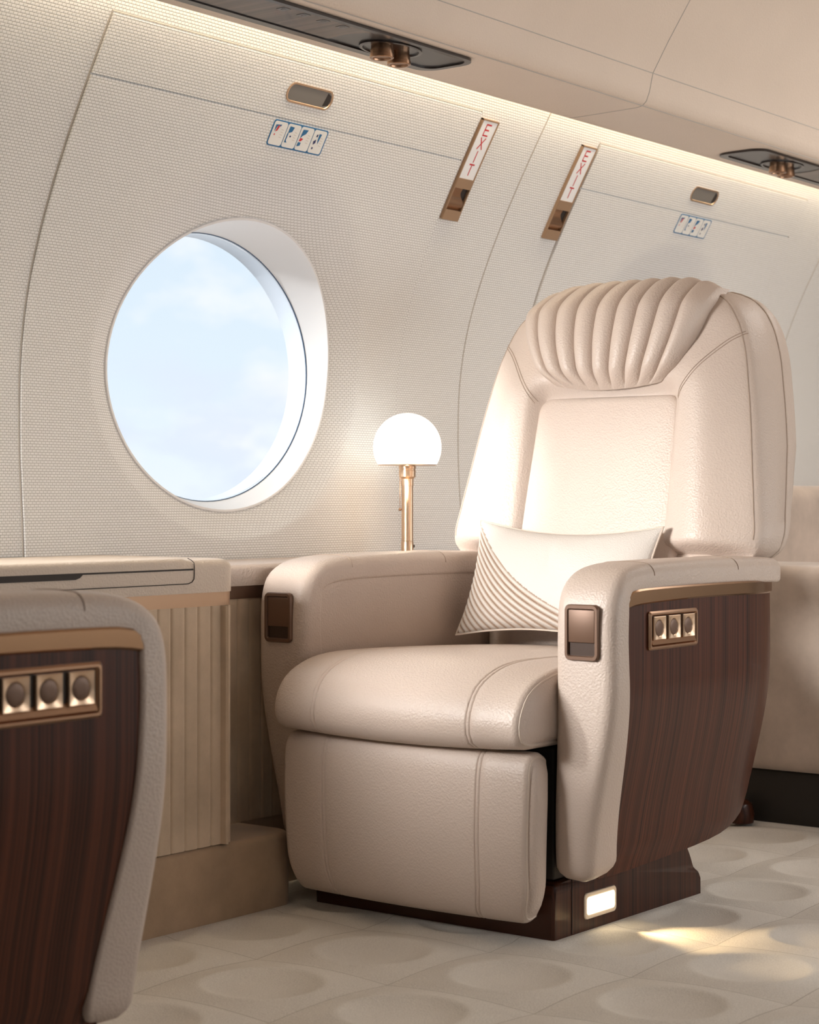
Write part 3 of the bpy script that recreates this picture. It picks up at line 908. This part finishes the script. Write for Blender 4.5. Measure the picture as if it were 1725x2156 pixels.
# ledge along the wall behind the seats
LX0, LX1 = 2.64, 7.5; YL = 2.562
led = thing('wall_ledge', 'leather topped wall ledge running behind the armchair and carrying the globe lamp', 'ledge')
V, F = slab(plan(LX0, LX1, YL, 2.79, .004, 2), .600, .642, .012); mesh('ledge_top', V, F, M['leather'], led, 40)
V, F = box(LX0, LX1, YL+.004, 2.775, .575, .6065); mesh('trim_band', V, F, M['bronze_flat'], led)
V, F = box(LX0, LX1, YL+.012, 2.745, -.012, .576); mesh('core', V, F, M['suede'], led)
V, F = fluted([(LX0, YL+.010), (3.9, YL+.010)], .139, .575, .034, .004); mesh('fluted_panel', V, F, M['suede'], led, 30)

# ---------------------------------------------------------------- globe lamp
lx, ly, lz = 3.475, 2.692, .642
lamp = thing('table_lamp', 'glowing white globe lamp on slim brass stem, standing on the wall ledge', 'lamp', (lx, ly, lz))
V, F = lathe([(.060, 0), (.062, .003), (.060, .006), (.02, .008)]); mesh('lamp_base', V, F, M['brass'], lamp)
V, F = lathe([(.0139, .007), (.0139, .031), (.0135, .032)]); lo = mesh('lower_sleeve', V, F, M['brass'], lamp)
V, F = lathe([(.004, 0), (.004, .001)], n=10, axis='y'); mesh('screw_hole', [(x+.009, y-.0115, z+.020) for x, y, z in V], F, M['gap'], lo)
V, F = lathe([(.0132, .0325), (.0132, .157), (.0142, .1575), (.0142, .172), (.0142, .173), (.019, .178), (.0192, .192), (.0185, .1925), (.0185, .195), (.0195, .196), (.0195, .202), (.0185, .2025), (.0195, .205)]); mesh('stem', V, F, M['brass'], lamp)
V, F = lathe([(.02, .2045), (.066, .2035), (.0665, .2055), (.02, .2065)]); mesh('shade_plate', V, F, M['brass'], lamp)
R_ = .0775; c_ = .2065+.0385
pr = [(.02, .2065), (math.sqrt(R_**2-.0385**2), .2065)]+[(R_*math.cos(a), c_+R_*math.sin(a)) for a in np.linspace(-math.asin(.0385/R_)+.05, PI/2-.02, 28)]
V, F = lathe(pr, n=48); mesh('lamp_shade', V, F, M['lampshade'], lamp, 50)
cxh = -.015/.612*.62
V, F = tube([(-.0105, .0122, .184), (-.0105, .0122, .107)], .0007, 5); ch = mesh('pull_chain', V, F, M['bronze'], lamp)
ch.location = (-.001, 0, 0)
sph = [(.0035*math.cos(a), .0035*math.sin(a)) for a in np.linspace(-PI/2+.1, PI/2-.1, 8)]
V, F = lathe(sph, (-.0105, .0122, .1035), 12); mesh('chain_bead', V, F, M['bronze'], ch)
pt = bpy.data.lights.new('lamp_bulb', 'POINT'); pt.energy = .25; pt.color = (1, .82, .6); pt.shadow_soft_size = .02
po = bpy.data.objects.new('lamp_bulb', pt); COL.objects.link(po); po.location = (lx-.05, ly-.035, lz+.150)

# ---------------------------------------------------------------- exit handles
def letter(ch, h):
    t = .085*h*1.5/1.5; w_ = .74*h; s = .066*h
    segs = {'E': [((-w_/2, -h/2), (-w_/2, h/2)), ((-w_/2, h/2), (w_/2, h/2)), ((-w_/2, 0), (w_/2*.7, 0)), ((-w_/2, -h/2), (w_/2, -h/2))],
            'X': [((-w_/2, -h/2), (w_/2, h/2)), ((-w_/2, h/2), (w_/2, -h/2))],
            'I': [((0, -h/2), (0, h/2))],
            'T': [((0, -h/2), (0, h/2)), ((-w_/2, h/2), (w_/2, h/2))]}[ch]
    out = []
    for (a, b), (c, d) in segs:
        L = math.hypot(c-a, d-b); ux, uz = (c-a)/L, (d-b)/L; e = s
        a, b, c, d = a-ux*e*.9, b-uz*e*.9, c+ux*e*.9, d+uz*e*.9
        N = 6
        for k in range(N):
            f0, f1 = k/N, (k+1)/N
            p0 = (a+(c-a)*f0, b+(d-b)*f0); p1 = (a+(c-a)*f1, b+(d-b)*f1)
            out.append([(p0[0]-uz*s, p0[1]+ux*s), (p1[0]-uz*s, p1[1]+ux*s), (p1[0]+uz*s, p1[1]-ux*s), (p0[0]+uz*s, p0[1]-ux*s)])
    return out
def wbox(mb, x0, x1, z0, z1, o0, o1, nz_=8):
    """box following the curved wall, o = distance into the cabin"""
    Z = np.linspace(z0, z1, nz_+1); R = [[(x0, z, o0), (x1, z, o0), (x1, z, o1), (x0, z, o1)] for z in Z]
    V, F = loft(R); mb.add(V, F)
def exit_handle(cx, label):
    r = thing('exit_handle', label, 'exit sign', (0, 0, 0), 0, 'exit handles between the window panels')
    fn = onwall; h = .0315; z0, z1 = 1.422, 1.640; zm = 1.513; zb = 1.492
    f = MB()
    wbox(f, cx-h, cx-h+.003, z0, z1, -.002, .008, 14); wbox(f, cx+h-.003, cx+h, z0, z1, -.002, .008, 14)
    wbox(f, cx-h, cx+h, z1-.003, z1, -.002, .008, 2); f.build('handle_frame', M['gold_flat'], r, 30, fn)
    s = MB(); wbox(s, cx-h+.003, cx+h-.003, zm, z1-.003, -.002, .0062, 12); sg = s.build('sign_plate', M['signwhite'], r, 30, fn)
    hl = .0225
    for k, c in enumerate('EXIT'):
        zc = z1-.0215-k*.0285
        V = []; F = []
        for q in letter(c, hl):
            b = len(V); V += [(cx+x, zc+z, .0067) for x, z in q]; F.append((b, b+1, b+2, b+3))
        mesh('letter', [fn(*v) for v in V], F, M['red'], sg, 0)
    s = MB(); wbox(s, cx-h+.001, cx+h-.001, zb, zm, -.002, .0085, 3); s.build('upper_plate', M['gold_flat'], r, 30, fn)
    s = MB(); wbox(s, cx-h+.001, cx+h-.001, z0, 1.444, -.002, .0085, 3); s.build('lower_plate', M['gold_flat'], r, 30, fn)
    s = MB(); wbox(s, cx-h+.003, cx+h-.003, 1.444, zb, -.002, .0012, 4); s.build('recess', M['gap'], r, 30, fn)
    # curved lever in the recess
    Z = np.linspace(1.4445, 1.4915, 16); R = []
    for z in Z:
        t = (z-1.4445)/.047; o = .0025+.0060*math.sin(PI*min(1, t*1.8))**2 + .004*sstep(t, .55, 1.0)
        xr = cx+h-.006-.022*sstep(t, .35, .85)
        R.append([(cx-h+.003, z, .001), (xr, z, .001), (xr, z, o), (cx-h+.003, z, o)])
    V, F = loft(R); mesh('lever', [fn(*v) for v in V], F, M['bronze'], r, 60)
    return r
exit_handle(3.620, 'narrow gold EXIT sign with lever beside right edge of big window panel')
exit_handle(4.043, 'narrow gold EXIT sign with lever beside the far window panel, above the chair back')

# ---------------------------------------------------------------- grab recesses and instruction placards
def grab(cx, label):
    r = thing('grab_recess', label, 'handle', (0, 0, 0), 0, 'grab recesses in the upper panels')
    zc = 1.598; fn = lambda x, z, o: onwall(x, z, o+.006)
    def rr(a, b, rad): return [(cx+x, zc+z) for x, z in rrect(-a, a, -b, b, rad, 8)]
    R = [[(x, z, -.002) for x, z in rr(.070, .0185, .018)], [(x, z, .0022) for x, z in rr(.070, .0185, .018)], [(x, z, .0022) for x, z in rr(.0665, .0155, .015)], [(x, z, .0004) for x, z in rr(.0655, .0145, .014)]]
    V, F = loft(R, cap=False); mesh('rim', [fn(*v) for v in V], F, M['brass'], r, 30)
    R = [[(x, z, .0006) for x, z in rr(.066, .015, .0145)], [(x, z, .0003) for x, z in rr(.03, .004, .003)]]
    V, F = loft(R); mesh('cup', [fn(*v) for v in V], F, M['handle'], r, 30)
    V, F = loft([[(x, z, .0008) for x, z in [(cx+.046, zc-.012), (cx+.062, zc-.009), (cx+.0645, zc), (cx+.062, zc+.009), (cx+.050, zc+.0135)]], [(x, z, .0010) for x, z in [(cx+.047, zc-.0115), (cx+.061, zc-.008), (cx+.0635, zc), (cx+.061, zc+.008), (cx+.051, zc+.013)]]])
    mesh('thumb_catch', [fn(*v) for v in V], F, M['gap'], r, 30)
grab(3.010, 'oval grab recess with brass rim above the large visible window')
grab(3.010+PER, 'oval grab recess with brass rim in the far window panel on the right')
def placard(cx, label):
    r = thing('instruction_placard', label, 'placard', (0, 0, 0), 0, 'exit instruction placards')
    fn = lambda x, z, o: onwall(x, z, o+.006); z0, z1 = 1.4955, 1.5445; w2 = .0845
    P = rrect(cx-w2, cx+w2, z0, z1, .006, 4); V, F = prism([(x, z) for x, z in P], -.001, .0012)
    mesh('border', [fn(*v) for v in V], F, M['blue'], r, 30)
    for k in range(4):
        a = cx-w2+.0022+k*.0413; b = a+.0392
        V, F = prism(rrect(a, b, z0+.0024, z1-.0022, .005, 4), .0008, .0018); cd_ = mesh('card', [fn(*v) for v in V], F, M['card'], r, 30)
        def poly(pts, mat, nm):
            V = [fn(a+.0392*x, z0+.0024+.0444*y, .0022) for x, y in pts]; mesh(nm, V, [tuple(range(len(V)))], mat, cd_, 0)
        def lines(sx, sy):
            for q in range(4): poly([(sx, sy-.11*q), (sx+.2, sy-.02-.11*q), (sx+.2, sy-.035-.11*q), (sx, sy-.015-.11*q)], M['stitch'], 'mark')
        if k == 0:
            poly([(.15, .55), (.12, .85), (.55, .88), (.5, .8), (.25, .78)], M['blue'], 'shape'); poly([(.22, .55), (.3, .82), (.45, .84), (.36, .62)], M['red'], 'shape'); poly([(.2, .4), (.2, .47), (.27, .47), (.27, .4)], M['red'], 'shape')
        if k == 1:
            poly([(.15, .6), (.15, .9), (.5, .88), (.42, .68)], M['blue'], 'shape'); poly([(.25, .68), (.26, .85), (.42, .84), (.38, .7)], M['red'], 'shape'); poly([(.1, .2), (.12, .6), (.2, .6), (.18, .3), (.3, .2)], M['blue'], 'shape'); poly([(.35, .45), (.35, .52), (.45, .52), (.45, .45)], M['ink'], 'shape')
        if k == 2:
            poly([(.12, .5), (.15, .88), (.55, .9), (.45, .72), (.25, .62)], M['blue'], 'shape'); poly([(.1, .38), (.15, .52), (.38, .5), (.25, .38)], M['red'], 'shape'); poly([(.08, .15), (.08, .33), (.3, .33), (.3, .2)], M['blue'], 'shape')
        if k == 3:
            poly([(.45, .55), (.42, .85), (.62, .85), (.52, .4)], M['blue'], 'shape'); poly([(.2, .35), (.15, .5), (.32, .6), (.35, .45)], M['ink'], 'shape'); poly([(.2, .15), (.18, .25), (.3, .25), (.3, .18)], M['ink'], 'shape'); poly([(.25, .7), (.25, .8), (.36, .82), (.34, .7)], M['ink'], 'shape')
        lines(.62, .7)
placard(3.023, 'blue edged placard of four picture cards above the large visible window')
placard(3.023+PER, 'blue edged placard of four picture cards in far panel above the chair back')

# ---------------------------------------------------------------- overhead service panels
def overhead(x0, x1, gx_, end, label):
    r = thing('overhead_panel', label, 'service panel', (0, 0, 0), 0, 'overhead service panels')
    y0, y1 = 2.256, 2.392
    P = rrect(x0, x1, y0, y1, .040, 8); Pi = rrect(x0+.016, x1-.016, y0+.010, y1-.020, .030, 8)
    zt = 1.6475
    R = [[(x, y, zt) for x, y in P], [(x, y, zt-.006) for x, y in P], [(x, y, zt-.0065) for x, y in Pi], [(x, y, zt-.003) for x, y in Pi]]
    V, F = loft(R, cap=False); mesh('panel_frame', V, F, M['dark'], r, 30)
    V, F = prism(Pi, zt-.0005, zt-.0032); mesh('smoke_plate', V, F, M['smoke'], r, 30)
    # veneer inlay with a curved end
    s = 1 if end > 0 else -1
    xe = gx_-s*.13
    pts = [(xe-s*.7, y0+.014), (xe+s*.012, y0+.014), (xe+s*.0, y0+.03), (xe-s*.010, y0+.055), (xe-s*.012, y0+.08), (xe-s*.005, y1-.024), (xe-s*.7, y1-.024)]
    V, F = prism(pts, zt-.002, zt-.0042); il = mesh('veneer_inlay', V, F, M['panel_wood'], r, 0)
    for k in range(4):
        xx = xe-s*(.06+.055*k); V, F = prism(rrect(xx-.010, xx+.010, y0+.020, y0+.040, .002, 2), zt-.0040, zt-.0047); b = mesh('touch_button', V, F, M['smoke'], il, 0)
        V, F = prism([(xx-.006, y0+.026), (xx+.002, y0+.025), (xx+.005, y0+.036), (xx-.001, y0+.036)], zt-.0045, zt-.005); mesh('icon', V, F, M['dark'], b, 0)
    # two adjustable nozzles in a round well
    V, F = lathe([(.078, -.0001), (.078, -.0035), (.070, -.0042), (.068, -.001)], (0, 0, 0), 40)
    V = [(gx_+x, 2.322+y*.62, zt-.0032+z) for x, y, z in V]; mesh('well', V, F, M['dark'], r, 40)
    for dx, dy in ((-.033, -.004), (.033, .006)):
        V, F = lathe([(.021, 0), (.021, -.010), (.0225, -.0105), (.0225, -.019), (.0235, -.0195), (.0235, -.026), (.0215, -.0275), (.018, -.027), (.017, -.024)], (gx_+dx, 2.322+dy, zt-.003), 32)
        nz2 = mesh('air_nozzle', V, F, M['bronze'], r, 30)
        V, F = lathe([(.0165, -.0235), (.006, -.0238)], (gx_+dx, 2.322+dy, zt-.003), 24); mesh('nozzle_core', V, F, M['bronze_flat'] if dx > 0 else M['smoke'], nz2, 30)
overhead(1.55, 3.147, 2.945, 1, 'long dark overhead service panel with two copper nozzles, above the large window')
overhead(4.36, 5.95, 4.60, -1, 'dark overhead service panel with two copper nozzles at the right edge')

# ---------------------------------------------------------------- sofa behind
sf = thing('sofa', 'beige suede sofa on dark plinth behind the armchair at right edge', 'sofa', (0, 0, 0))
V, F = box(4.17, 6.2, 1.70, 2.53, -.003, .124, .004); mesh('plinth', V, F, M['darkmatte'], sf)
V, F = box(4.14, 4.46, 1.66, 2.545, .125, .612, .03, 5); mesh('arm', V, F, M['sofa_suede'], sf, 50)
V, F = box(4.44, 6.2, 1.68, 2.36, .125, .44, .03, 5); mesh('seat', V, F, M['sofa_suede'], sf, 50)
V, F = box(4.44, 6.2, 2.30, 2.545, .40, .805, .05, 6); mesh('back', V, F, M['sofa_suede'], sf, 50)
V, F = lathe([(.03, 0), (.032, .02), (.026, .045), (.012, .055)], (4.125, 2.19, 0), 20); mesh('foot', V, F, M['base_wood'], sf, 40)
